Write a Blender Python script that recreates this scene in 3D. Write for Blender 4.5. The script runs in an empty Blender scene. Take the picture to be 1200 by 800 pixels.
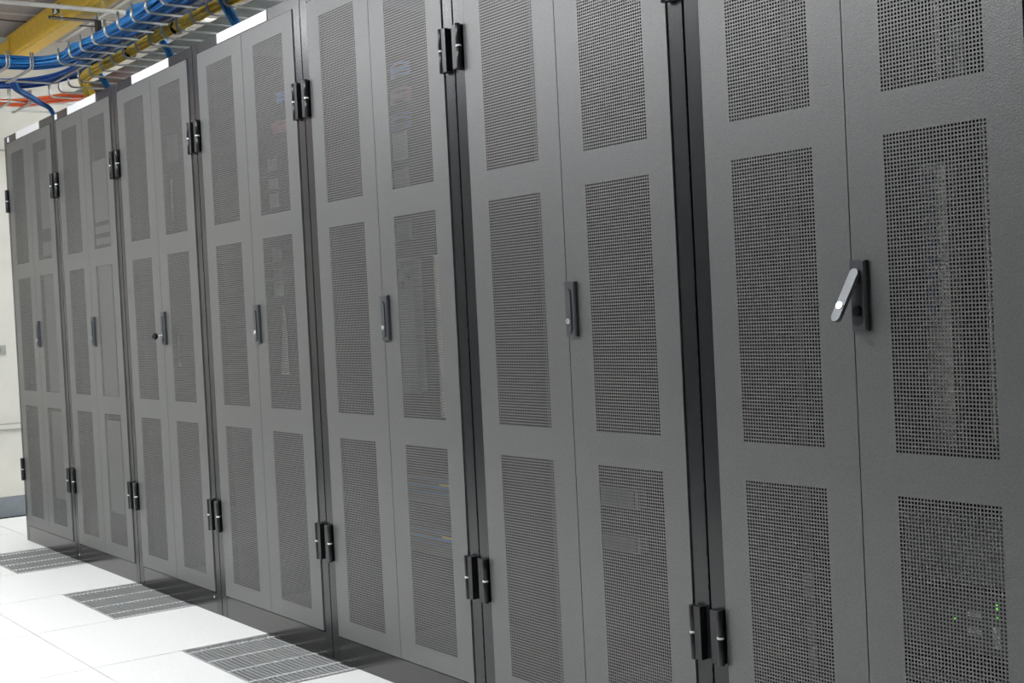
import bpy, math, random
from mathutils import Matrix, Vector
random.seed(7)
scene = bpy.context.scene
COL = scene.collection

# ------------------------------------------------------------------ camera
cam_data = bpy.data.cameras.new('camera')
cam = bpy.data.objects.new('camera', cam_data)
COL.objects.link(cam)
cam_data.sensor_fit = 'HORIZONTAL'
cam_data.sensor_width = 36.0
cam_data.lens = 36.0 * 1570.21 / 1200.0
cam_data.clip_start = 0.02
RIGHT = Vector((0.58014251, 0.81301464, -0.04941531))
UP = Vector((0.00923517, 0.05409881, 0.99849288))
FWD = Vector((-0.81446263, 0.57972452, -0.02387669))
m = Matrix((RIGHT, UP, -FWD)).transposed().to_4x4()
m.translation = Vector((6.7486311, -1.82679161, 1.01193259))
cam.matrix_world = m
scene.camera = cam

# ------------------------------------------------------------------ world / exposure
world = bpy.data.worlds.new('world')
scene.world = world
world.use_nodes = True
world.node_tree.nodes['Background'].inputs[0].default_value = (0.8, 0.86, 0.9, 1)
world.node_tree.nodes['Background'].inputs[1].default_value = 0.0
scene.view_settings.view_transform = 'Standard'
scene.view_settings.look = 'None'
scene.view_settings.gamma = 1.0
scene.view_settings.use_curve_mapping = False
scene.view_settings.exposure = 1.27
LAMP = 12.5                       # emission of the ceiling lamp diffusers
LAMPS = [(0.35, -1.9), (2.15, -1.9), (3.95, -1.9),
         (0.35, 1.65), (2.15, 1.65), (3.95, 1.65)]  # unseen fill row added behind the cabinets to brighten the trays
LAMP_HALF = (0.60, 0.28)

# ------------------------------------------------------------------ measurements
B = [0.0, 0.78989, 1.57146, 2.37365, 3.18904, 3.99844, 4.81315, 5.60000, 6.40000]   # cabinet boundaries
W = 0.8                            # nominal cabinet width, roots are scaled to the measured one
H = 1.968                          # cabinet height
DOOR_Z0, DOOR_Z1 = 0.0785, 1.931
PW, PH = 0.2018, 0.5327            # perforated field
PX = {'L': 0.1182, 'R': 0.4800}
PZ = [0.1330, 0.7398, 1.3450]
CEIL = 2.66
WALLX = -0.953
TRAYZ = 2.20

# ------------------------------------------------------------------ materials
def mat(name, col, rough=0.5, metal=0.0, spec=0.5, noise=None, bump=None, emit=None, var=None):
    """noise=(scale, amount) colour grain, bump=(scale, strength), var=(scale, col2) slow wear"""
    ma = bpy.data.materials.new(name)
    ma.use_nodes = True
    nt = ma.node_tree
    b = nt.nodes['Principled BSDF']
    b.inputs['Base Color'].default_value = (*col, 1)
    b.inputs['Roughness'].default_value = rough
    b.inputs['Metallic'].default_value = metal
    b.inputs['Specular IOR Level'].default_value = spec
    tc = nt.nodes.new('ShaderNodeTexCoord')
    if noise:
        n = nt.nodes.new('ShaderNodeTexNoise')
        n.inputs['Scale'].default_value = noise[0]
        n.inputs['Detail'].default_value = 3
        nt.links.new(tc.outputs['Object'], n.inputs['Vector'])
        r = nt.nodes.new('ShaderNodeValToRGB')
        a = noise[1]
        r.color_ramp.elements[0].position = 0.3
        r.color_ramp.elements[1].position = 0.7
        r.color_ramp.elements[0].color = (*[c * (1 - a) for c in col], 1)
        r.color_ramp.elements[1].color = (*[min(1, c * (1 + a)) for c in col], 1)
        nt.links.new(n.outputs['Fac'], r.inputs['Fac'])
        nt.links.new(r.outputs['Color'], b.inputs['Base Color'])
    if bump:
        n2 = nt.nodes.new('ShaderNodeTexNoise')
        n2.inputs['Scale'].default_value = bump[0]
        n2.inputs['Detail'].default_value = 2
        nt.links.new(tc.outputs['Object'], n2.inputs['Vector'])
        bp_ = nt.nodes.new('ShaderNodeBump')
        bp_.inputs['Strength'].default_value = bump[1]
        bp_.inputs['Distance'].default_value = 0.001
        nt.links.new(n2.outputs['Fac'], bp_.inputs['Height'])
        nt.links.new(bp_.outputs['Normal'], b.inputs['Normal'])
    if emit:
        b.inputs['Emission Color'].default_value = (*emit[0], 1)
        b.inputs['Emission Strength'].default_value = emit[1]
    return ma

M = {}
M['door'] = mat('grey_powder_coat', (0.150, 0.151, 0.149), 0.38, 0.42, 0.5, noise=(420, 0.14), bump=(430, 0.45))
M['frame'] = mat('dark_gloss_frame', (0.013, 0.0135, 0.015), 0.25, 0.0, 0.5, noise=(40, 0.08))
M['kick'] = mat('dark_gloss_kick_plate', (0.028, 0.028, 0.027), 0.16, 0.35, 0.9, noise=(120, 0.12))
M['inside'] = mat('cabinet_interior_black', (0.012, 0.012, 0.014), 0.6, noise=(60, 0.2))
M['hinge'] = mat('black_hinge_steel', (0.010, 0.010, 0.012), 0.32, 0.0, 0.5, noise=(300, 0.2))
M['washer'] = mat('white_nylon', (0.85, 0.85, 0.85), 0.35, noise=(200, 0.05))
M['plate'] = mat('white_label_plate', (0.92, 0.92, 0.93), 0.35, noise=(90, 0.03))
M['handle'] = mat('grey_cast_handle', (0.062, 0.067, 0.073), 0.40, 0.1, 0.5, noise=(250, 0.1))
M['handle_dark'] = mat('dark_handle_tray', (0.020, 0.021, 0.024), 0.45, 0.1, noise=(250, 0.1))
M['lever'] = mat('grey_lever', (0.13, 0.14, 0.15), 0.42, 0.2, noise=(250, 0.08))
M['chrome'] = mat('bright_lock', (0.90, 0.91, 0.93), 0.18, 0.6, noise=(250, 0.03))
M['black'] = mat('black_plastic', (0.008, 0.008, 0.010), 0.30, noise=(200, 0.2))
M['floor_tile'] = mat('white_laminate_tile', (0.89, 0.895, 0.88), 0.38, 0.0, 0.5, noise=(110, 0.04), bump=(140, 0.05))
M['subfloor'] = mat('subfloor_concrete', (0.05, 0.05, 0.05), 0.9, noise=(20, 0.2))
M['slat'] = mat('aluminium_slat', (0.30, 0.31, 0.315), 0.42, 0.55, noise=(150, 0.1))
M['bar'] = mat('aluminium_crossbar', (0.80, 0.81, 0.80), 0.4, 0.1, noise=(150, 0.06))
M['grate_frame'] = mat('grate_frame', (0.55, 0.55, 0.55), 0.45, 0.3, noise=(150, 0.06))
M['wall'] = mat('off_white_wall', (0.62, 0.61, 0.55), 0.75, noise=(8, 0.03), bump=(90, 0.05))
M['wall_plain'] = mat('pale_grey_wall', (0.60, 0.61, 0.62), 0.8, noise=(8, 0.03))
M['wall_dark'] = mat('dark_grey_wall', (0.09, 0.092, 0.095), 0.7, noise=(8, 0.05))
M['base'] = mat('blue_grey_vinyl', (0.20, 0.225, 0.245), 0.5, noise=(40, 0.06))
M['seam'] = mat('wall_rail_grey', (0.33, 0.33, 0.30), 0.6, noise=(40, 0.05))
M['ceil'] = mat('ceiling_board', (0.36, 0.345, 0.33), 0.9, noise=(60, 0.12), bump=(70, 0.4))
M['tgrid'] = mat('ceiling_grid_white', (0.55, 0.55, 0.53), 0.5, noise=(40, 0.04))
M['wire'] = mat('zinc_wire', (0.46, 0.47, 0.46), 0.32, 0.75, noise=(180, 0.1))
M['liner'] = mat('galvanised_sheet', (0.16, 0.20, 0.20), 0.45, 0.5, noise=(35, 0.15))
M['duct'] = mat('yellow_raceway', (0.74, 0.49, 0.04), 0.45, noise=(25, 0.08))
M['duct_mark'] = mat('printed_warning_label', (0.05, 0.04, 0.03), 0.5, noise=(90, 0.1))
M['pipe'] = mat('white_conduit', (0.66, 0.65, 0.61), 0.4, noise=(40, 0.05))
M['blue'] = mat('blue_cable', (0.010, 0.150, 0.46), 0.42, noise=(40, 0.15))
M['blue2'] = mat('light_blue_cable', (0.020, 0.240, 0.62), 0.40, noise=(40, 0.15))
M['blue_shaded'] = mat('shaded_blue_cable', (0.012, 0.080, 0.34), 0.45, noise=(40, 0.15))  # blue cable colour darkened to stand in for shade in the tray
M['yellow'] = mat('yellow_cable', (0.85, 0.62, 0.08), 0.42, noise=(40, 0.15))
M['orange'] = mat('orange_cable', (0.90, 0.15, 0.03), 0.42, noise=(40, 0.12))
M['wirewhite'] = mat('white_cable', (0.75, 0.73, 0.72), 0.42, noise=(40, 0.06))
M['pink'] = mat('pink_cable', (0.75, 0.22, 0.28), 0.42, noise=(40, 0.1))
M['cream'] = mat('cream_plastic', (0.80, 0.78, 0.67), 0.5, noise=(60, 0.06))
M['paper'] = mat('white_paper', (0.80, 0.80, 0.77), 0.7, noise=(60, 0.04))
M['backing'] = mat('grey_backing_sheet', (0.27, 0.27, 0.265), 0.55, noise=(60, 0.05))
M['device'] = mat('grey_device', (0.11, 0.115, 0.115), 0.45, 0.3, noise=(60, 0.1))
M['devdark'] = mat('dark_device', (0.018, 0.018, 0.02), 0.45, 0.2, noise=(60, 0.1))
M['plug'] = mat('blue_plug', (0.02, 0.03, 0.16), 0.45, noise=(90, 0.1))
M['led'] = mat('green_led', (0.05, 0.3, 0.02), 0.4, noise=(50, 0.05), emit=((0.25, 1.0, 0.08), 0.7))
M['lamp'] = mat('lamp_diffuser', (0.9, 0.9, 0.9), 0.5, noise=(30, 0.02), emit=((0.97, 0.985, 1.0), LAMP))
M['gasket'] = mat('dark_gasket', (0.01, 0.01, 0.012), 0.7, noise=(60, 0.1))

# ------------------------------------------------------------------ mesh helpers
class MB:
    def __init__(self):
        self.v, self.f, self.s = [], [], []
    def box(self, x0, x1, y0, y1, z0, z1):
        o = len(self.v)
        self.v += [(x0, y0, z0), (x1, y0, z0), (x1, y1, z0), (x0, y1, z0), (x0, y0, z1), (x1, y0, z1), (x1, y1, z1), (x0, y1, z1)]
        for q in ((0, 3, 2, 1), (4, 5, 6, 7), (0, 1, 5, 4), (1, 2, 6, 5), (2, 3, 7, 6), (3, 0, 4, 7)):
            self.f.append(tuple(o + i for i in q)); self.s.append(False)
        return self
    def cbox(self, x0, x1, y0, y1, z0, z1, c):
        """box whose front (-y) edges are chamfered by c"""
        o = len(self.v)
        self.v += [(x0 + c, y0, z0 + c), (x1 - c, y0, z0 + c), (x1 - c, y0, z1 - c), (x0 + c, y0, z1 - c),
                   (x0, y0 + c, z0), (x1, y0 + c, z0), (x1, y0 + c, z1), (x0, y0 + c, z1),
                   (x0, y1, z0), (x1, y1, z0), (x1, y1, z1), (x0, y1, z1)]
        for q in ((0, 1, 2, 3), (4, 5, 1, 0), (5, 6, 2, 1), (6, 7, 3, 2), (7, 4, 0, 3),
                  (8, 9, 5, 4), (9, 10, 6, 5), (10, 11, 7, 6), (11, 8, 4, 7), (9, 8, 11, 10)):
            self.f.append(tuple(o + i for i in q)); self.s.append(False)
        return self
    def tube(self, pts, r, n=8, caps=True):
        pts = [Vector(p) for p in pts]
        o = len(self.v)
        prev = None
        for i, p in enumerate(pts):
            t = (pts[min(i + 1, len(pts) - 1)] - pts[max(i - 1, 0)]).normalized()
            if prev is None:
                a = Vector((0, 0, 1)) if abs(t.z) < 0.9 else Vector((1, 0, 0))
                u = t.cross(a).normalized()
            else:
                u = (prev - t * prev.dot(t)).normalized()
            prev = u
            w = t.cross(u)
            rr = r[i] if isinstance(r, (list, tuple)) else r
            for k in range(n):
                an = 2 * math.pi * k / n
                q = p + (u * math.cos(an) + w * math.sin(an)) * rr
                self.v.append(tuple(q))
        for i in range(len(pts) - 1):
            for k in range(n):
                a0 = o + i * n + k; a1 = o + i * n + (k + 1) % n
                self.f.append((a0, a1, a1 + n, a0 + n)); self.s.append(True)
        if caps:
            self.f.append(tuple(o + k for k in range(n))[::-1]); self.s.append(False)
            e = o + (len(pts) - 1) * n
            self.f.append(tuple(e + k for k in range(n))); self.s.append(False)
        return self
    def prism(self, outline, y0, y1):
        """outline of (x,z), extruded from y0 to y1"""
        n = len(outline); o = len(self.v)
        self.v += [(x, y0, z) for x, z in outline] + [(x, y1, z) for x, z in outline]
        self.f.append(tuple(o + i for i in range(n))); self.s.append(False)
        self.f.append(tuple(o + n + i for i in range(n))[::-1]); self.s.append(False)
        for i in range(n):
            j = (i + 1) % n
            self.f.append((o + j, o + i, o + n + i, o + n + j)); self.s.append(False)
        return self
    def mesh(self, name, material):
        me = bpy.data.meshes.new(name)
        me.from_pydata(self.v, [], self.f)
        me.polygons.foreach_set('use_smooth', self.s)
        me.materials.append(M[material])
        me.update()
        return me

def link(name, me, parent=None, loc=None):
    o = bpy.data.objects.new(name, me)
    COL.objects.link(o)
    if parent is not None:
        o.parent = parent
    if loc is not None:
        o.location = loc
    return o

def tag(o, label, cat, group=None):
    o['label'] = label; o['category'] = cat
    if group: o['group'] = group
    return o

def root(name, loc, label, cat, group=None):
    o = link(name, None, None, loc)
    o.empty_display_size = 0.1
    return tag(o, label, cat, group)

def struct(name, me, loc=None):
    o = link(name, me, None, loc); o['kind'] = 'structure'
    return o

# ------------------------------------------------------------------ setting
PIT = -0.16
X0, X1, Y0, Y1 = WALLX, 8.2, -2.4, 2.4
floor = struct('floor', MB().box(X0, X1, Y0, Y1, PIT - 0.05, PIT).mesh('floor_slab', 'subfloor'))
TP = 0.6055                        # floor tile pitch
TX0 = 0.312                        # a tile joint, x
TY0 = -0.571                       # a tile joint, y
GR_Y = -0.292                      # the grates end here
def tile_mesh(name, w, dp):
    g = 0.0028; b = 0.0008
    mb = MB()
    o = 0
    z0, z1 = -0.028, 0.0
    mb.v += [(g, g, z0), (w - g, g, z0), (w - g, dp - g, z0), (g, dp - g, z0),
             (g, g, z1 - b * 0.5), (w - g, g, z1 - b * 0.5), (w - g, dp - g, z1 - b * 0.5), (g, dp - g, z1 - b * 0.5),
             (g + b, g + b, z1), (w - g - b, g + b, z1), (w - g - b, dp - g - b, z1), (g + b, dp - g - b, z1)]
    for q in ((0, 3, 2, 1), (8, 9, 10, 11), (4, 5, 9, 8), (5, 6, 10, 9), (6, 7, 11, 10), (7, 4, 8, 11),
              (0, 1, 5, 4), (1, 2, 6, 5), (2, 3, 7, 6), (3, 0, 4, 7)):
        mb.f.append(q); mb.s.append(False)
    return mb.mesh(name, 'floor_tile')
full_tile = tile_mesh('floor_tile', TP, TP)
half_tile = tile_mesh('floor_tile_cut', TP, GR_Y - TY0)
GRATES = [0, 2, 4]
for i in range(-2, 13):
    for j in range(-6, 4):
        x, y = TX0 + i * TP, TY0 + j * TP
        if x + 0.02 < X0 - TP or y > Y1 or x > X1 - 0.1: continue
        me = full_tile
        if j == 0 and i in GRATES: me = half_tile
        if x < X0:
            me = bpy.data.meshes.get('floor_tile_edge') or tile_mesh('floor_tile_edge', x + TP - X0, TP)
            x = X0
        link('floor_tile', me, floor, (x, y, 0))

wall_end = struct('wall_left', MB().box(X0 - 0.1, X0, Y0, Y1, 0, CEIL).mesh('wall_left', 'wall'))
link('wall_panel_joint', MB().box(X0, X0 + 0.004, Y0, Y1, 2.030, 2.040).mesh('wall_panel_joint', 'seam'), wall_end)
bump_rail = struct('trim_1', MB().box(X0, X0 + 0.012, Y0, Y1, 0.488, 0.513).mesh('trim_rail', 'wall'))
link('rail_edge', MB().box(X0, X0 + 0.0135, Y0, Y1, 0.513, 0.518).mesh('rail_edge', 'seam'), bump_rail)
link('rail_edge', MB().box(X0, X0 + 0.0135, Y0, Y1, 0.483, 0.488).mesh('rail_edge2', 'seam'), bump_rail)
struct('baseboard_left', MB().box(X0, X0 + 0.008, Y0, Y1, 0.0, 0.112).box(X0, X0 + 0.014, Y0, Y1, 0.0, 0.006).mesh('baseboard_left', 'base'))
struct('wall_back', MB().box(X0 - 0.1, X1 + 0.1, Y1, Y1 + 0.1, 0, CEIL).mesh('wall_back', 'wall_plain'))
struct('opposite_row_stand_in', MB().box(X0 - 0.1, X1 + 0.1, Y0 - 0.1, Y0, 0, CEIL).mesh('opposite_row_stand_in', 'wall_dark'))  # unseen dark plane standing in for the opposite cabinets, keeps post reflections dark
struct('wall_right', MB().box(X1, X1 + 0.1, Y0, Y1, 0, CEIL).mesh('wall_right', 'wall_dark'))
ceiling = struct('ceiling', MB().box(X0 - 0.1, X1 + 0.1, Y0 - 0.1, Y1 + 0.1, CEIL + 0.02, CEIL + 0.1).mesh('ceiling_deck', 'ceil'))
ctile = MB().box(0.012, 0.588, 0.012, 0.588, 0.002, 0.018).mesh('ceiling_tile', 'ceil')
nx, ny = int((X1 - X0) / 0.6) + 1, int((Y1 - Y0) / 0.6) + 1
lamp_cells = []
for i in range(nx):
    for j in range(ny):
        x, y = X0 + i * 0.6, Y0 + j * 0.6
        if x + 0.6 > X1 + 0.1: continue
        link('ceiling_tile', ctile, ceiling, (x, y, CEIL))
gridm = MB()
for i in range(nx + 1):
    gridm.box(X0 + i * 0.6 - 0.012, X0 + i * 0.6 + 0.012, Y0, Y1, CEIL - 0.002, CEIL + 0.02)
for j in range(ny + 1):
    gridm.box(X0, X1, Y0 + j * 0.6 - 0.012, Y0 + j * 0.6 + 0.012, CEIL - 0.002, CEIL + 0.02)
link('ceiling_grid', gridm.mesh('ceiling_grid', 'tgrid'), ceiling)

# ceiling lamps outside the frame: the aisle row, plus an added fill row behind the cabinets
a, b_ = LAMP_HALF
lamp_body = MB().box(-a - 0.02, a + 0.02, -b_ - 0.02, b_ + 0.02, -0.02, 0.0).mesh('lamp_housing', 'tgrid')
lamp_diff = MB().box(-a, a, -b_, b_, -0.024, -0.0205).mesh('lamp_diffuser', 'lamp')
LAMP_LABELS = ['white ceiling lamp over the aisle, nearest the far wall', 'white ceiling lamp over the middle of the aisle', 'white ceiling lamp over the near end of the aisle',
               'added white fill lamp behind the far cabinets', 'added white fill lamp behind the middle cabinets', 'added white fill lamp behind the near cabinets']
for k, (x, y) in enumerate(LAMPS):
    r = root('ceiling_lamp', (x, y, CEIL - 0.003), LAMP_LABELS[k], 'lamp', 'ceiling lamps')
    link('housing', lamp_body, r); link('diffuser', lamp_diff, r)

# ------------------------------------------------------------------ cabinets
def perforated_mesh():
    NX, NZ = 30, 80
    HF = 0.60
    px, pz = PW / (NX - 1 + HF), PH / (NZ - 1 + HF)
    hx, hz = HF * px, HF * pz
    xs, zs = [], []
    for i in range(NX): xs += [i * px, i * px + hx]
    for k in range(NZ): zs += [k * pz, k * pz + hz]
    nx_, nz_ = len(xs), len(zs)
    V = []
    T = 0.0005
    for y in (0.0, T):
        for z in zs:
            for x in xs:
                V.append((x, y, z))
    off = nx_ * nz_
    F = []
    idx = lambda i, k: k * nx_ + i
    for k in range(nz_ - 1):
        if k % 2 == 1:      # a full web between two rows: one strip of quads
            for i in range(nx_ - 1):
                F.append((idx(i, k), idx(i + 1, k), idx(i + 1, k + 1), idx(i, k + 1)))
        else:
            for i in range(nx_ - 1):
                if i % 2 == 1:
                    F.append((idx(i, k), idx(i + 1, k), idx(i + 1, k + 1), idx(i, k + 1)))
                else:
                    a0, a1, a2, a3 = idx(i, k), idx(i + 1, k), idx(i + 1, k + 1), idx(i, k + 1)
                    F.append((a0, a1, a1 + off, a0 + off)); F.append((a1, a2, a2 + off, a1 + off))
                    F.append((a2, a3, a3 + off, a2 + off)); F.append((a3, a0, a0 + off, a3 + off))
    me = bpy.data.meshes.new('perforated_panel')
    me.from_pydata(V, [], F)
    me.materials.append(M['door'])
    me.update()
    return me
PERF = perforated_mesh()

DX = {'L': (0.0465, 0.3988), 'R': (0.4010, 0.7535)}     # door extents
YF = -0.003                                                # door front plane
def door_mesh(s):
    x0, x1 = DX[s]; p0 = PX[s]; p1 = p0 + PW
    T = 0.0015
    mb = MB()
    mb.box(x0, p0, YF, YF + T, DOOR_Z0, DOOR_Z1)
    mb.box(p1, x1, YF, YF + T, DOOR_Z0, DOOR_Z1)
    zz = [DOOR_Z0]
    for z in PZ: zz += [z, z + PH]
    zz.append(DOOR_Z1)
    for k in range(0, len(zz), 2):
        mb.box(p0, p1, YF, YF + T, zz[k], zz[k + 1])
    # folded edges
    mb.box(x0, x0 + 0.002, YF + T, YF + 0.022, DOOR_Z0, DOOR_Z1)
    mb.box(x1 - 0.002, x1, YF + T, YF + 0.022, DOOR_Z0, DOOR_Z1)
    mb.box(x0, x1, YF + T, YF + 0.022, DOOR_Z0, DOOR_Z0 + 0.002)
    mb.box(x0, x1, YF + T, YF + 0.022, DOOR_Z1 - 0.002, DOOR_Z1)
    return mb.mesh('door_' + s, 'door')
DOOR = {s: door_mesh(s) for s in 'LR'}
POST = {}
def post_mesh(x0, x1, nm):
    mb = MB().cbox(x0, x1, 0.0, 0.05, 0.0, H, 0.0012)
    return mb.mesh(nm, 'frame')
POST['L'] = post_mesh(0.0022, 0.0435, 'post_l')
POST['R'] = post_mesh(0.7565, 0.7978, 'post_r')
RAIL = MB().box(0.0435, 0.7565, 0.001, 0.04, DOOR_Z1 + 0.003, H).mesh('top_rail', 'frame')
KICK = MB().box(0.0440, 0.7560, 0.0005, 0.03, 0.0, DOOR_Z0 - 0.004).mesh('kick_plate', 'kick')
SIDE = MB().box(0.004, 0.008, 0.05, 0.95, 0.0, H - 0.01).mesh('side_panel', 'inside')
TOPP = MB().box(0.004, 0.796, 0.04, 0.95, H - 0.012, H - 0.004).mesh('top_panel', 'door')
TDARK = MB().box(0.009, 0.791, 0.052, 0.944, H - 0.0175, H - 0.0135).mesh('top_blackout', 'inside')  # black sheet added so the pale top underside stays dark through the mesh
BACK = MB().box(0.004, 0.796, 0.945, 0.95, 0.0, H - 0.012).mesh('back_panel', 'inside')
BOTT = MB().box(0.008, 0.792, 0.05, 0.945, 0.03, 0.034).mesh('base_panel', 'inside')
def mount_rail(x):
    mb = MB()
    mb.box(x, x + 0.022, 0.115, 0.1175, 0.09, 1.90)
    mb.box(x, x + 0.002, 0.1175, 0.15, 0.09, 1.90)
    return mb.mesh('mounting_rail', 'inside')
MRL, MRR = mount_rail(0.150), mount_rail(0.628)
PLATE = MB().cbox(0.212, 0.585, -0.002, 0.0012, DOOR_Z1 + 0.0035, H - 0.0005, 0.0006).mesh('name_plate', 'plate')
TAGM = MB().cbox(0.055, 0.086, -0.001, 0.0012, DOOR_Z1 + 0.008, H - 0.006, 0.0004).mesh('tag', 'plate')

# hinge: two knuckles on a bracket, a nylon washer between them
def hinge_mesh(side):
    mb = MB()
    s = 1 if side == 'R' else -1
    for z0, z1 in ((-0.0545, -0.0022), (0.0022, 0.0545)):
        c = 0.0012
        mb.tube([(0, -0.0125, z0), (0, -0.0125, z0 + c), (0, -0.0125, z1 - c), (0, -0.0125, z1)], [0.0055, 0.0068, 0.0068, 0.0055], 16)
    xs = sorted((0, s * 0.024))
    mb.box(xs[0], xs[1], -0.0155, -0.0008, -0.053, 0.053)
    return mb.mesh('hinge_' + side, 'hinge')
HINGE = {s: hinge_mesh(s) for s in 'LR'}
WASH = MB().tube([(0, -0.0125, -0.0022), (0, -0.0125, 0.0022)], 0.0072, 18).mesh('washer', 'washer')
HZ = (0.352, 1.656)

# swing handle: wedge-edged escutcheon, dark recess, lever, lock
def rounded_lever(L, w, t):
    n = 8; out = []
    r = w / 2
    for k in range(n + 1):
        an = math.pi * k / n
        out.append((-r * math.cos(an) if False else r * math.cos(an), r * math.sin(an)))
    for k in range(n + 1):
        an = math.pi + math.pi * k / n
        out.append((r * math.cos(an), -L + r * math.sin(an)))
    return out
def escutcheon_mesh():
    mb = MB()
    x0, x1, z0, z1 = 0.0, 0.0355, -0.0605, 0.0605
    mb.cbox(x0, x1, -0.0105, -0.0005, z0, z1, 0.0030)
    return mb.mesh('escutcheon', 'handle')
ESC = escutcheon_mesh()
REC = MB().prism([(x * 1.16 + 0.0160, z * 1.0 + 0.036) for x, z in rounded_lever(0.078, 0.020, 0)], -0.0108, -0.0080).mesh('handle_recess', 'handle_dark')
lv = rounded_lever(0.080, 0.0175, 0)
LEVER = MB().prism([(x, z) for x, z in lv], -0.0085, 0.0).mesh('lever', 'lever')
LEVER2 = MB().prism([(x, z) for x, z in lv], -0.0085, 0.0).mesh('lever_closed', 'handle')
lk = [(0.0062 * math.cos(2 * math.pi * k / 18), 0.0062 * math.sin(2 * math.pi * k / 18)) for k in range(18)]
LOCK = MB().prism(lk, -0.0022, 0.0).mesh('lock_cylinder', 'chrome')
KEYH = MB().box(-0.0007, 0.0007, -0.0025, -0.0020, -0.003, 0.003).mesh('key_slot', 'black')
BARREL = MB().prism([(x * 1.25, z * 1.5) for x, z in lk], -0.006, 0.0).mesh('latch_barrel', 'black')
def ball_mesh(r, name, material):
    mb = MB(); n, mm = 16, 10
    pts = [(0, 0, -r * math.cos(math.pi * k / mm)) for k in range(mm + 1)]
    mb.tube(pts, [max(1e-5, r * math.sin(math.pi * k / mm)) for k in range(mm + 1)], n)
    return mb.mesh(name, material)
KNOB = ball_mesh(0.0125, 'knob', 'black')
STALK = MB().tube([(0, 0, 0), (0, -0.02, 0)], 0.005, 10).mesh('stalk', 'chrome')
SCREW = MB().tube([(0, 0.001, 0), (0, -0.0015, 0), (0, -0.0025, 0)], [0.0045, 0.0045, 0.002], 12).mesh('screw', 'chrome')

LABELS = [
    'grey mesh-door server cabinet at the far end, beside the off-white wall',
    'grey mesh-door server cabinet second from the wall, small white tag on its rail',
    'grey mesh-door server cabinet third from the wall, round black knob at its latch',
    'grey mesh-door server cabinet fourth from the wall, pink cables behind its right door',
    'grey mesh-door server cabinet fifth from the wall, in the middle of the row',
    'grey mesh-door server cabinet second nearest, left of the one with open lever',
    'grey mesh-door server cabinet nearest at right, latch lever swung out',
    'grey mesh-door server cabinet past the one with the swung-out lever',
]
def make_cabinet(k):
    w = B[k + 1] - B[k]
    c = root('server_cabinet', (B[k], 0, 0), LABELS[k], 'cabinet', 'row of grey server cabinets')
    c.scale = (w / W, 1, 1)
    link('post', POST['L'], c); link('post', POST['R'], c)
    link('top_rail', RAIL, c); link('kick_plate', KICK, c)
    link('side_panel', SIDE, c); link('side_panel', SIDE, c, (0.784, 0, 0))
    link('top_panel', TOPP, c); link('top_blackout', TDARK, c); link('back_panel', BACK, c); link('base_panel', BOTT, c)
    link('mounting_rail', MRL, c); link('mounting_rail', MRR, c)
    p = link('name_plate', PLATE, c); p['label'] = 'blank white name plate'
    if k in (0, 1):
        p = link('tag', TAGM, c, (-0.03 if k == 1 else 0, 0, 0)); p['label'] = 'small square white tag'
    for s in 'LR':
        d = link('door', DOOR[s], c)
        for z in PZ:
            q = link('perforated_panel', PERF, d, (PX[s], YF, z))
        for hz in HZ:
            h = link('hinge', HINGE[s], c, (0.0385 if s == 'L' else 0.7615, 0, hz))
            wsh = link('washer', WASH, h); wsh['label'] = 'white nylon washer'
    # latch
    lz = 1.006
    lat = link('latch_handle', ESC, c, (0.4012, YF, lz)); lat['label'] = 'dark grey swing handle'
    if k == 6:
        link('latch_recess', REC, lat)
        le = link('lever', LEVER, lat, (0.0172, -0.0108, 0.036))
        le.rotation_euler = (math.radians(-22), math.radians(14), 0)
        lo = link('lock_cylinder', LOCK, lat)
        off = le.rotation_euler.to_matrix() @ Vector((0, -0.0085, -0.060))
        lo.location = Vector(le.location) + off
        lo.rotation_euler = le.rotation_euler
        link('latch_barrel', BARREL, lat, (0.0185, -0.0108, -0.026))
    else:
        link('latch_recess', REC, lat)
        le = link('lever', LEVER2, lat, (0.0150, -0.0045, 0.036))
        lo = link('lock_cylinder', LOCK, lat, (0.0150, -0.0130, -0.026))
        if k != 2:
            link('key_slot', KEYH, lat, (0.0150, -0.0130, -0.026))
        else:
            kn = link('knob', KNOB, lat, (0.0150, -0.040, -0.028)); kn['label'] = 'round black knob'
            link('stalk', STALK, lat, (0.0150, -0.0120, -0.028))
    if k in (1, 2):
        sx = (0.816 - B[1]) if k == 1 else (2.307 - B[2])
        link('screw', SCREW, c, (0.026 if k == 1 else 0.735, 0.0, 0.025 if k == 1 else 0.058))
    return c
CABS = [make_cabinet(k) for k in range(8)]

# ------------------------------------------------------------------ floor grates
GL = 0.588
slat_m = MB()
sl_w = 0.0088
o = 0
prof = [(-sl_w / 2, -0.016), (sl_w / 2, -0.016), (sl_w / 2, -0.0035), (sl_w * 0.28, -0.001), (-sl_w * 0.28, -0.001), (-sl_w / 2, -0.0035)]
n = len(prof)
slat_m.v = [(0.004, y, z) for y, z in prof] + [(GL - 0.004, y, z) for y, z in prof]
slat_m.f = [tuple(range(n))[::-1], tuple(range(n, 2 * n))] + [((i + 1) % n, (i + 1) % n + n, i + n, i)[::-1] for i in range(n)]
slat_m.s = [False] * len(slat_m.f)
SLAT = slat_m.mesh('slat', 'slat')
GD0, GD1 = GR_Y + 0.002, TY0 + TP - 0.002
CROSS = MB().box(-0.0045, 0.0045, GD0 + 0.003, GD1 - 0.003, -0.012, -0.0006).mesh('crossbar', 'bar')
gf = MB()
gf.box(0, GL, GD0, GD0 + 0.0025, -0.02, -0.001).box(0, GL, GD1 - 0.0025, GD1, -0.02, -0.001)
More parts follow.
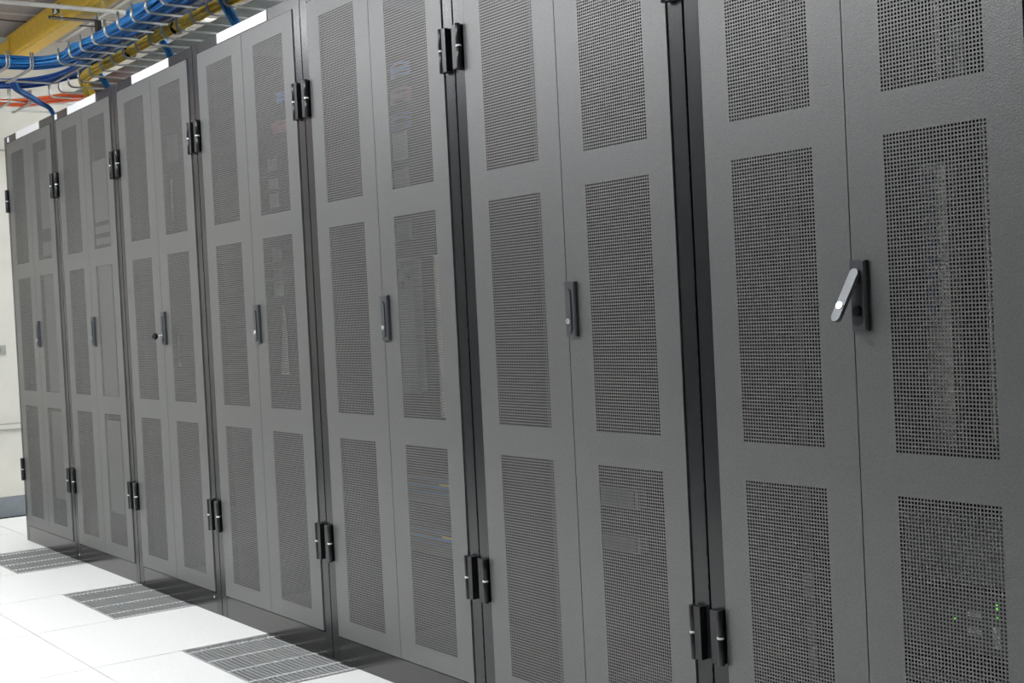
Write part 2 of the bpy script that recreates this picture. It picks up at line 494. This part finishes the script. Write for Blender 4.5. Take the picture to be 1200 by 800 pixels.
gf.box(0, 0.0025, GD0 + 0.0025, GD1 - 0.0025, -0.02, -0.001).box(GL - 0.0025, GL, GD0 + 0.0025, GD1 - 0.0025, -0.02, -0.001)
GFRAME = gf.mesh('grate_frame', 'grate_frame')
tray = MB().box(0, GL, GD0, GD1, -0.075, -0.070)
GAP_SHADE = tray.mesh('gap_shade_plate', 'inside')  # black plate added below the slats to stand in for shade in the gaps
GLAB = ['slatted metal floor grate farthest away, in front of the far two cabinets',
        'slatted metal floor grate between the far and the near grate',
        'slatted metal floor grate nearest the camera, at the bottom edge']
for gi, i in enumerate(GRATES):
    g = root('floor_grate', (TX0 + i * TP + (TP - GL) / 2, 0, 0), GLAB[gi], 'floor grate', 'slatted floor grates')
    link('frame', GFRAME, g); link('gap_shade', GAP_SHADE, g)
    ns = 21
    for s in range(ns):
        y = GD0 + 0.009 + (GD1 - GD0 - 0.018) * s / (ns - 1)
        link('slat', SLAT, g, (0, y, 0))
    for cx in (0.038, 0.187, 0.336, 0.485, 0.576):
        link('crossbar', CROSS, g, (cx, 0, 0))

# ------------------------------------------------------------------ wire basket trays (two, side by side, both turn towards the aisle)
WR = 0.0050
def arc(c, r, a0, a1, ax, n=6):
    """points on an arc in the plane spanned by ax and z"""
    return [(c[0] + ax[0] * r * math.cos(a0 + (a1 - a0) * i / n), c[1] + ax[1] * r * math.cos(a0 + (a1 - a0) * i / n), c[2] + r * math.sin(a0 + (a1 - a0) * i / n)) for i in range(n + 1)]
def cross_mesh(width, hh):
    """U shaped wire along +y from 0 to width, both ends up"""
    r = 0.024
    pts = [(0, 0, hh)] + arc((0, r, r), r, math.pi, 1.5 * math.pi, (0, 1)) + [(0, width, 0)]
    mb = MB()
    for dx in (-0.0055, 0.0055):
        mb.tube([(dx, q[1], q[2]) for q in pts], 0.0040, 8)
    return mb.mesh('cross_wire', 'wire')
def straight(p, q, rad=WR):
    return MB().tube([p, q], rad, 8).mesh('long_wire', 'wire')
def tray(name, label, yf, yb, xe, xin, x_end, y_out, pitch, xs0, ys0):
    """runs along x from its corner to x_end (front lip yf, back yb) and turns to -y between xin (near lip) and xe (far lip)"""
    t = root(name, (0, 0, TRAYZ), label, 'cable tray', 'wire cable trays')
    wd = yb - yf; hh = 0.068
    cm = cross_mesh(wd, hh)
    x = xs0
    while x < x_end:
        link('cross_wire', cm, t, (x, yf, 0)); x += pitch
    wd2 = xin - xe
    cm2 = cross_mesh(wd2, hh)
    y = ys0
    while y > y_out:
        q = link('cross_wire', cm2, t, (xin, y, 0)); q.rotation_euler = (0, 0, math.pi / 2); y -= 0.105
    link('long_wire', straight((xe, yb - 0.012, WR * 1.8), (x_end, yb - 0.012, WR * 1.8)), t)
    for xx in ((xe + 0.012,) if wd2 > 0.35 else (xe + 0.012, xin - 0.03)):
        link('long_wire', straight((xx, y_out, WR * 1.8), (xx, yb, WR * 1.8)), t)
    return t
T1 = tray('cable_tray', 'zinc wire basket tray carrying the thick blue cables, nearer the aisle', 0.053, 0.197, 0.205, 0.615, 4.6, -2.3, 0.155, 0.745, -0.025)
T2 = tray('cable_tray', 'zinc wire basket tray carrying the yellow cables, right above the cabinets', 0.268, 0.72, -0.66, -0.335, 4.6, -2.3, 0.155, -0.115, 0.235)
lin = link('tray_liner', MB().box(-0.10, 4.6, 0.36, 0.70, 0.012, 0.0145).mesh('tray_liner', 'liner'), T2)
lin['label'] = 'galvanised sheet liner'
# rod hangers that carry the trays from the ceiling
for T, spots in ((T1, [(3.2, 0.186), (4.5, 0.186), (0.217, -1.4)]), (T2, [(3.2, 0.71), (4.5, 0.71), (-0.648, -1.4)])):
    for x, y in spots:
        link('hanger_rod', MB().tube([(x, y, 0.0), (x, y, CEIL - TRAYZ)], 0.005, 8).mesh('hanger_rod', 'wire'), T)

# ------------------------------------------------------------------ cables
def smooth(pts, n=6):
    """Catmull-Rom through pts"""
    P = [Vector(p) for p in pts]
    P = [P[0] * 2 - P[1]] + P + [P[-1] * 2 - P[-2]]
    out = []
    for i in range(1, len(P) - 2):
        for k in range(n):
            t = k / n
            a, b, c, d = P[i - 1], P[i], P[i + 1], P[i + 2]
            out.append(0.5 * ((2 * b) + (c - a) * t + (2 * a - 5 * b + 4 * c - d) * t * t + (3 * b - a - 3 * c + d) * t ** 3))
    out.append(P[-2])
    return out
def bundle(name, label, cat, path, n, rad, spread, mats, group=None, flat=1.0, wig=0.006, seg=5, sides=6):
    """n cables side by side along a path; spread = half size (width, height) of the bundle section"""
    r = root(name, path[0], label, cat, group)
    base = Vector(path[0])
    for i in range(n):
        an = i * 2.39996; q = math.sqrt((i + 0.5) / n)
        ou, ow = q * math.cos(an) * spread[0], q * math.sin(an) * spread[1]
        pts = []
        for j, p in enumerate(path):
            p = Vector(p)
            t = (Vector(path[min(j + 1, len(path) - 1)]) - Vector(path[max(j - 1, 0)])).normalized()
            side = t.cross(Vector((0, 0, 1)))
            side = side.normalized() if side.length > 1e-3 else Vector((0, 1, 0))
            up = side.cross(t)
            pts.append(p - base + side * (ou + random.uniform(-wig, wig)) + up * (ow + random.uniform(-wig, wig)))
        mm = mats[i % len(mats)]
        link('cable', MB().tube(smooth(pts, seg), rad, sides).mesh('cable', mm), r)
    return r
Z = TRAYZ
# main blue run in the first tray, turning towards the aisle
path = [(4.5, 0.118, Z + 0.037)] + [(x, 0.118 + 0.008 * math.sin(x * 5), Z + 0.037) for x in (3.6, 3.0, 2.5, 2.0, 1.6, 1.25, 0.95)] + [(0.72, 0.105, Z + 0.038), (0.57, 0.03, Z + 0.038), (0.53, -0.12, Z + 0.038), (0.525, -0.4, Z + 0.038), (0.525, -0.9, Z + 0.038), (0.52, -1.8, Z + 0.038), (0.52, -2.3, Z + 0.038)]
bundle('blue_cable_bundle', 'thick bundle of bright blue cables lying in the nearer wire tray', 'cable bundle', path, 26, 0.0052, (0.050, 0.026), ['blue', 'blue2', 'blue', 'blue'], 'cable bundles in the trays')
# second blue run, shade put into its darker colour, on the far side of the same tray
path = [(4.5, 0.315, Z + 0.035)] + [(x, 0.325 + 0.01 * math.sin(x * 7), Z + 0.04) for x in (3.4, 2.8, 2.2, 1.7, 1.2, 0.8, 0.45)] + [(0.18, 0.27, Z + 0.015), (0.08, 0.1, Z - 0.02), (0.06, -0.15, Z - 0.03), (0.05, -0.5, Z - 0.03), (0.05, -1.2, Z - 0.03), (0.05, -2.3, Z - 0.03)]
bundle('blue_cable_bundle', 'blue cables coloured darker for shade, behind the bright blue bundle', 'cable bundle', [(p[0], p[1], p[2] + 0.05) for p in path], 14, 0.0055, (0.065, 0.022), ['blue_shaded', 'blue_shaded', 'blue'], 'cable bundles in the trays')
# yellow run in the second tray
path = [(4.5, 0.305, Z + 0.03)] + [(x, 0.305 + 0.005 * math.sin(x * 9), Z + 0.030 + 0.004 * math.sin(x * 20)) for x in (3.6, 3.0, 2.6, 2.2, 1.9, 1.6, 1.3, 1.0, 0.72, 0.45)] + [(0.30, 0.315, Z + 0.027), (0.20, 0.345, Z + 0.02), (0.16, 0.38, Z - 0.03), (0.15, 0.39, Z - 0.13), (0.15, 0.39, 2.02)]
bundle('yellow_cable_bundle', 'slim bundle of yellow cables running along the top of the cabinets', 'cable bundle', path, 18, 0.0050, (0.024, 0.023), ['yellow'], 'cable bundles in the trays', wig=0.003)
ties = bpy.data.objects['yellow_cable_bundle']
for x in (0.95, 1.5, 2.2, 2.75):
    e = link('cable_tie', MB().tube([(-0.005, 0, 0), (0.005, 0, 0)], 0.0290, 14).mesh('cable_tie', 'black'), ties)
    e.location = Vector((x, 0.306, Z + 0.03)) - Vector(path[0])
# orange run in the outer tray branch
path = [(0.12, 0.56, 1.967), (0.10, 0.55, Z - 0.12), (0.0, 0.50, Z - 0.02), (-0.15, 0.43, Z + 0.015), (-0.33, 0.33, Z + 0.022), (-0.44, 0.22, Z + 0.02), (-0.47, 0.08, Z + 0.018), (-0.48, -0.2, Z + 0.018), (-0.48, -0.9, Z + 0.018), (-0.48, -2.3, Z + 0.018)]
bundle('orange_cable_bundle', 'loose orange fibre cables with a white one, in the tray over the far cabinet', 'cable bundle', path, 22, 0.0042, (0.095, 0.014), ['orange', 'orange', 'orange', 'wirewhite', 'orange'], 'cable bundles in the trays')
# blue drops that leave the tray
drops = [([(1.15, 0.118, Z + 0.042), (0.92, 0.112, Z + 0.060), (0.68, 0.125, Z + 0.085), (0.56, 0.21, Z + 0.075), (0.46, 0.29, Z + 0.062), (0.41, 0.36, Z + 0.02), (0.40, 0.41, Z - 0.08), (0.40, 0.42, 1.967)], 7, 'strand of blue cables leaving the tray above the second cabinet'),
         ([(2.05, 0.118, Z + 0.042), (1.72, 0.110, Z + 0.062), (1.47, 0.125, Z + 0.086), (1.35, 0.20, Z + 0.075), (1.27, 0.30, Z + 0.055), (1.22, 0.375, Z + 0.0), (1.20, 0.41, Z - 0.10), (1.20, 0.42, 1.967)], 8, 'strand of blue cables leaving the tray above the third cabinet'),
         ([(2.85, 0.118, Z + 0.042), (2.50, 0.112, Z + 0.060), (2.25, 0.13, Z + 0.078), (2.10, 0.22, Z + 0.06), (2.02, 0.30, Z + 0.0), (1.99, 0.36, Z - 0.09), (1.99, 0.37, 1.967)], 8, 'strand of blue cables leaving the tray above the fourth cabinet'),
         ([(0.17, 0.01, Z + 0.03), (0.14, 0.035, Z - 0.012), (0.064, 0.109, Z - 0.03), (-0.023, 0.191, Z - 0.05), (-0.03, 0.25, Z - 0.09), (0.0, 0.27, 1.967)], 6, 'strand of dark blue cables slanting down beside the orange cables')]
for pth, n_, lab in drops:
    bundle('blue_cable_drop', lab, 'cables', pth, n_, 0.005, (0.019, 0.013), ['blue2', 'blue2', 'blue'] if 'dark' not in lab else ['blue_shaded', 'blue'], 'blue cable drops', wig=0.003)

# ------------------------------------------------------------------ yellow raceway, conduit, bracket
yf, yb, zb, zt = 0.243, 0.337, 2.497, 2.617
dr = root('fibre_raceway', (0, yf, zb), 'yellow plastic cable raceway hanging under the ceiling', 'raceway')
dm = MB()
xe0, xe1 = -0.72, 5.2
prof = [(0, 0.016), (0.010, 0.008), (0.010, 0), (yb - yf - 0.010, 0), (yb - yf - 0.010, 0.008), (yb - yf, 0.016), (yb - yf, zt - zb), (yb - yf - 0.004, zt - zb), (yb - yf - 0.004, 0.018), (yb - yf - 0.012, 0.012), (0.012, 0.012), (0.004, 0.018), (0.004, zt - zb), (0, zt - zb)]
n = len(prof)
dm.v = [(xe0, y, z) for y, z in prof] + [(xe1, y, z) for y, z in prof]
dm.f = [tuple(range(n))[::-1], tuple(range(n, 2 * n))] + [((i + 1) % n, (i + 1) % n + n, i + n, i)[::-1] for i in range(n)]
dm.s = [False] * len(dm.f)
link('channel', dm.mesh('raceway_channel', 'duct'), dr)
link('top_lip', MB().box(xe0, xe1, -0.006, 0.004, zt - zb - 0.006, zt - zb).mesh('raceway_lip', 'duct'), dr)
link('side_rib', MB().box(xe0, xe1, -0.003, 0.0, 0.030, 0.036).mesh('raceway_rib', 'duct'), dr)
link('junction_collar', MB().box(X0 + 0.002, xe0 + 0.05, -0.010, 0.0, -0.004, zt - zb - 0.022).box(X0 + 0.002, xe0 + 0.05, yb - yf, yb - yf + 0.01, -0.004, zt - zb - 0.022).box(X0 + 0.002, xe0, -0.010, yb - yf + 0.01, -0.008, -0.004).mesh('raceway_collar', 'duct'), dr)
# printed triangle warning label
tri = MB()
tri.prism([(0.0, 0.0), (0.11, 0.0), (0.11, 0.045), (0.0, 0.045)], -0.001, 0.0)
lb = link('warning_label', tri.mesh('warning_label', 'duct_mark'), dr, (0.10, -0.0035, 0.060)); lb['label'] = 'small dark printed label'
link('label_print', MB().prism([(0.015, 0.006), (0.075, 0.006), (0.045, 0.038)], -0.0016, -0.001).mesh('label_print', 'paper'), lb)

link_p = root('conduit_pipe', (0.765, -2.35, 2.45), 'long white conduit pipe crossing below the yellow raceway', 'pipe')
link('pipe', MB().tube([(0, 0, 0), (0, 3.6, 0)], 0.0105, 16).mesh('pipe', 'pipe'), link_p)
link('coupling', MB().tube([(0, 2.77, 0), (0, 2.80, 0)], 0.0128, 16).mesh('coupling', 'seam'), link_p)
br = root('raceway_bracket', (0.455, 0.115, 2.468), 'black steel bracket under the yellow raceway', 'bracket')
bm_ = MB().box(-0.020, 0.020, 0.0, 0.235, 0.0, 0.0045).box(-0.020, -0.016, 0.0, 0.235, 0.0, 0.014)
link('bracket_arm', bm_.mesh('bracket_arm', 'black'), br)
link('bracket_leg', MB().box(-0.018, 0.018, 0.215, 0.235, -0.085, 0.0).box(-0.018, 0.018, 0.15, 0.235, -0.09, -0.085).mesh('bracket_leg', 'black'), br)
link('bracket_bolt', MB().tube([(0.0, 0.055, -0.008), (0.0, 0.055, 0.03)], 0.005, 10).mesh('bracket_bolt', 'chrome'), br)
link('hanger_rod', MB().tube([(0, 0.225, 0.0), (0, 0.225, CEIL - 2.468)], 0.005, 8).mesh('bracket_rod', 'wire'), br)
tag(link('ceiling_cable', MB().tube(smooth([(-0.36, -0.9, 2.632), (-0.36, 0.0, 2.628), (-0.355, 0.15, 2.624), (-0.345, 0.25, 2.622), (-0.34, 0.9, 2.63)], 5), 0.0032, 8).mesh('ceiling_cable', 'black')),
    'thin black cable running just below the ceiling', 'cable')
# little dark wall plate beside the far cabinet
wp = root('wall_switch', (X0, 0.165, 0.927), 'small dark grey switch plate on the far wall', 'switch')
link('plate', MB().box(0.0, 0.008, -0.05, 0.035, -0.026, 0.026).mesh('switch_plate', 'seam'), wp)
link('rocker', MB().box(0.008, 0.012, -0.02, 0.008, -0.014, 0.014).mesh('switch_rocker', 'base'), wp)

# ------------------------------------------------------------------ things inside the cabinets
YI = 0.07
def sheet(name, label, cat, x0, x1, z0, z1, y=0.03, mtl='paper', group=None, fold=0.004):
    """a slightly bowed sheet with a turned edge"""
    mb = MB(); n = 8; w = x1 - x0; h = z1 - z0
    for i in range(n + 1):
        t = i / n
        yy = fold * math.sin(math.pi * t)
        for z in (0, h): mb.v.append((w * t, yy, z))
    for i in range(n + 1):
        t = i / n
        yy = fold * math.sin(math.pi * t) + 0.0012
        for z in (0, h): mb.v.append((w * t, yy, z))
    o = 2 * (n + 1)
    for i in range(n):
        mb.f += [(2 * i, 2 * i + 2, 2 * i + 3, 2 * i + 1), (o + 2 * i, o + 2 * i + 1, o + 2 * i + 3, o + 2 * i + 2),
                 (2 * i, o + 2 * i, o + 2 * i + 2, 2 * i + 2), (2 * i + 1, 2 * i + 3, o + 2 * i + 3, o + 2 * i + 1)]
    mb.f += [(0, 1, o + 1, o), (2 * n, o + 2 * n, o + 2 * n + 1, 2 * n + 1)]
    mb.s = [False] * len(mb.f)
    return tag(link(name, mb.mesh(name, mtl), None, (x0, y, z0)), label, cat, group)
def manager(label, x0, x1, z0, z1, y, slots, mtl='cream', plug='plug'):
    """vertical cable manager: channel with two side lips and plugs in its slots"""
    r = root('cable_manager', (x0, y, z0), label, 'cable manager', 'vertical cable managers')
    w, h = x1 - x0, z1 - z0
    mb = MB().box(0, w, 0.004, 0.006, 0, h).box(0, 0.003, 0, 0.03, 0, h).box(w - 0.003, w, 0, 0.03, 0, h)
    link('channel', mb.mesh('manager_channel', mtl), r)
    for (fx, fz, fw, fh) in slots:
        link('plug', MB().cbox(fx * w, (fx + fw) * w, -0.004, 0.004, h * fz, h * fz + fh, 0.001).mesh('plug', plug), r)
    return r
def device(label, x0, x1, z0, z1, y, mtl, leds=(), labels=(), ports=0):
    r = root('rack_device', (x0, y, z0), label, 'rack device', 'devices inside the cabinets')
    w, h = x1 - x0, z1 - z0
    link('case', MB().cbox(0, w, 0.0, 0.035, 0, h, 0.003).mesh('device_case', mtl), r)
    link('ear', MB().box(-0.012, 0, 0.004, 0.007, 0, h).mesh('device_ear', mtl), r)
    link('ear', MB().box(w, w + 0.012, 0.004, 0.007, 0, h).mesh('device_ear', mtl), r)
    for (x, z) in leds:
        link('status_light', MB().cbox(x - 0.0018, x + 0.0018, -0.002, 0.0, z - 0.0018, z + 0.0018, 0.0006).mesh('status_light', 'led'), r)
    for (a, b2, c, d2, mm) in labels:
        link('label_strip', MB().cbox(a, b2, -0.0015, 0.0, c, d2, 0.0004).mesh('label_strip', mm), r)
    for i in range(ports):
        link('port', MB().box(0.02 + i * 0.022, 0.033 + i * 0.022, -0.001, 0.0, h * 0.35, h * 0.35 + 0.011).mesh('port', 'black'), r)
    return r
# nearest cabinet
sl = [(0.12, 0.93 - 0.057 * i, 0.38, 0.014) for i in range(9)]
manager('cream cable manager with blue plugs behind the right door of the nearest cabinet', 5.300, 5.352, 0.745, 1.222, YI, sl)
sl2 = [(0.3, 0.93 - 0.050 * i, 0.5, 0.014) for i in range(11)]
manager('second cream cable manager, at the right edge of the nearest cabinet', 5.424, 5.462, 0.752, 1.285, YI, sl2)
manager('narrow cream cable manager high in the nearest cabinet', 5.335, 5.352, 1.335, 1.60, YI, [], 'cream')
sheet('label_sheet', 'narrow white label strip high behind the nearest right door', 'label', 5.287, 5.299, 1.352, 1.435, YI, 'device')
sheet('label_sheet', 'wider white label strip high behind the nearest right door', 'label', 5.366, 5.397, 1.352, 1.445, YI, 'device')
device('grey device with no markings low in the nearest cabinet', 5.245, 5.47, 0.515, 0.632, YI, 'device')
device('dark switch with green lights and white labels low in the nearest cabinet', 5.22, 5.47, 0.40, 0.506, YI, 'devdark',
       leds=[(0.196, 0.088), (0.196, 0.082), (0.196, 0.067), (0.115, 0.053)],
       labels=[(0.137, 0.166, 0.062, 0.070, 'paper'), (0.137, 0.166, 0.057, 0.061, 'plug'), (0.139, 0.166, 0.034, 0.042, 'paper'), (0.139, 0.166, 0.029, 0.033, 'plug'), (0.188, 0.203, 0.018, 0.052, 'paper'), (0.012, 0.038, 0.05, 0.054, 'paper'), (0.012, 0.038, 0.046, 0.050, 'plug')])
device('pale device at the bottom of the nearest cabinet', 5.22, 5.47, 0.33, 0.356, YI, 'device', ports=8)
sheet('label_sheet', 'pale tag behind the nearest left door, upper of two', 'label', 4.996, 5.022, 0.44, 0.487, YI, 'device')
sheet('label_sheet', 'pale tag behind the nearest left door, lower of two', 'label', 5.000, 5.020, 0.31, 0.40, YI, 'device')
# sixth cabinet
device('dull grey device behind the lower right mesh of the cabinet left of the nearest', 4.33, 4.512, 0.560, 0.606, YI, 'device')
device('dull grey device below another in the cabinet left of the nearest', 4.33, 4.512, 0.462, 0.500, YI, 'device')
# fifth cabinet
for (z0, z1, lab) in ((1.432, 1.508, 'large pale label card, upper one in the middle cabinet'), (1.356, 1.410, 'pale label card just above the mid rail of the middle cabinet'), (1.216, 1.268, 'pale label card just below the mid rail of the middle cabinet')):
    sheet('label_card', lab, 'label', 3.564, 3.640, z0, z1, YI, 'cream')
manager('cream cable manager behind the right door of the middle cabinet', 3.55, 3.634, 0.800, 1.165, YI, [(0.2, 0.92, 0.2, 0.02), (0.55, 0.84, 0.2, 0.02), (0.15, 0.78, 0.25, 0.018)])
manager('narrow cream cable manager at the right of the middle cabinet', 3.742, 3.775, 0.735, 1.165, YI, [])
def loop(name, label, x0, x1, z0, z1, n, mtl, y=YI):
    r = root(name, (x0, y, z0), label, 'cables', 'patch cables inside the cabinets')
    for i in range(n):
        z = (z1 - z0) * (i + 0.5) / n
        pts = [(0, 0.02, z), ((x1 - x0) * 0.3, -0.004 + random.uniform(-.003, .003), z - 0.003), ((x1 - x0) * 0.7, 0.0, z + random.uniform(-.004, .004)), (x1 - x0, 0.02, z + 0.002)]
        link('patch_cable', MB().tube(smooth(pts, 4), 0.0036, 6).mesh('patch_cable', mtl), r)
    return r
loop('patch_cables', 'light blue patch cables high in the middle cabinet', 3.558, 3.642, 1.66, 1.695, 4, 'blue2')
loop('patch_cables', 'pink patch cables high in the middle cabinet', 3.552, 3.644, 1.59, 1.626, 5, 'pink')
loop('patch_cables', 'blue patch cables below the pink ones in the middle cabinet', 3.55, 3.636, 1.516, 1.562, 4, 'blue')
device('dark patch panel with yellow strip low in the middle cabinet', 3.53, 3.80, 0.50, 0.575, YI, 'devdark', labels=[(0.0, 0.26, 0.062, 0.066, 'blue2'), (0.0, 0.26, 0.045, 0.049, 'blue2'), (0.0, 0.26, 0.028, 0.032, 'blue'), (0.19, 0.26, 0.052, 0.058, 'yellow')])
device('dark patch panel with yellow strip lowest in the middle cabinet', 3.53, 3.80, 0.36, 0.435, YI, 'devdark', labels=[(0.0, 0.26, 0.062, 0.066, 'blue2'), (0.0, 0.26, 0.045, 0.049, 'blue2'), (0.0, 0.26, 0.028, 0.032, 'blue'), (0.19, 0.26, 0.052, 0.058, 'yellow')])
# fourth cabinet
loop('patch_cables', 'pink patch cables behind the upper right mesh of the fourth cabinet', 2.80, 2.918, 1.607, 1.643, 5, 'pink')
loop('patch_cables', 'blue patch cables above the pink ones in the fourth cabinet', 2.86, 2.92, 1.70, 1.735, 3, 'blue2')
for i, (z0, z1, lab) in enumerate(((1.375, 1.423, 'white label card lowest in the upper mesh of the fourth cabinet'), (1.435, 1.470, 'white label card above another in the upper mesh of the fourth cabinet'), (1.500, 1.535, 'white label card topmost in the upper mesh of the fourth cabinet'),
                                   (1.205, 1.250, 'white label card highest in the middle mesh of the fourth cabinet'), (1.155, 1.180, 'thin white label card in the middle mesh of the fourth cabinet'), (1.092, 1.140, 'white label card third down in the middle mesh of the fourth cabinet'))):
    sheet('label_card', lab, 'label', 2.775, 2.842, z0, z1, YI, 'cream')
tri = MB().prism([(0.0, 0.0), (0.055, 0.0), (0.055, 0.19), (0.04, 0.22)], 0, 0.002)
tag(link('folded_card', tri.mesh('folded_card', 'cream'), None, (2.79, YI, 0.84)), 'tall tapering pale card in the middle mesh of the fourth cabinet', 'card')
# second and first cabinet: pale blanking panels close behind the right door
for (x0, x1, z0, z1, lab) in ((1.280, 1.446, 1.452, 1.700, 'grey sheet taped behind the upper right mesh of the second cabinet'),
                              (1.278, 1.446, 1.404, 1.434, 'short grey strip behind the upper right mesh of the second cabinet'),
                              (1.278, 1.446, 1.359, 1.384, 'lowest grey strip behind the upper right mesh of the second cabinet'),
                              (1.280, 1.440, 0.7405, 1.271, 'tall grey sheet behind the middle right mesh of the second cabinet'),
                              (1.285, 1.440, 0.262, 0.640, 'grey sheet behind the lower right mesh of the second cabinet'),
                              (0.552, 0.680, 1.480, 1.832, 'grey sheet behind the upper right mesh of the far cabinet'),
                              (0.538, 0.680, 1.360, 1.420, 'short grey sheet below another behind the upper right mesh of the far cabinet'),
                              (0.528, 0.680, 0.742, 1.271, 'tall grey sheet behind the middle right mesh of the far cabinet'),
                              (0.525, 0.678, 0.255, 0.650, 'grey sheet behind the lower right mesh of the far cabinet')):
    sheet('backing_sheet', lab, 'sheet', x0, x1, z0, z1, -0.0022, 'backing', 'grey sheets behind the meshes', 0.0)
# third cabinet: a white strip and pale card behind the right door
sheet('label_sheet', 'thin white vertical strip behind the upper mesh of the third cabinet', 'label', 1.935, 1.945, 1.40, 1.56, YI)
sheet('label_sheet', 'thin white vertical strip behind the middle mesh of the third cabinet', 'label', 1.925, 1.935, 0.86, 0.98, YI)
sheet('label_card', 'pale blue-grey card behind the upper mesh of the third cabinet', 'label', 1.92, 2.03, 1.62, 1.72, YI, 'device')
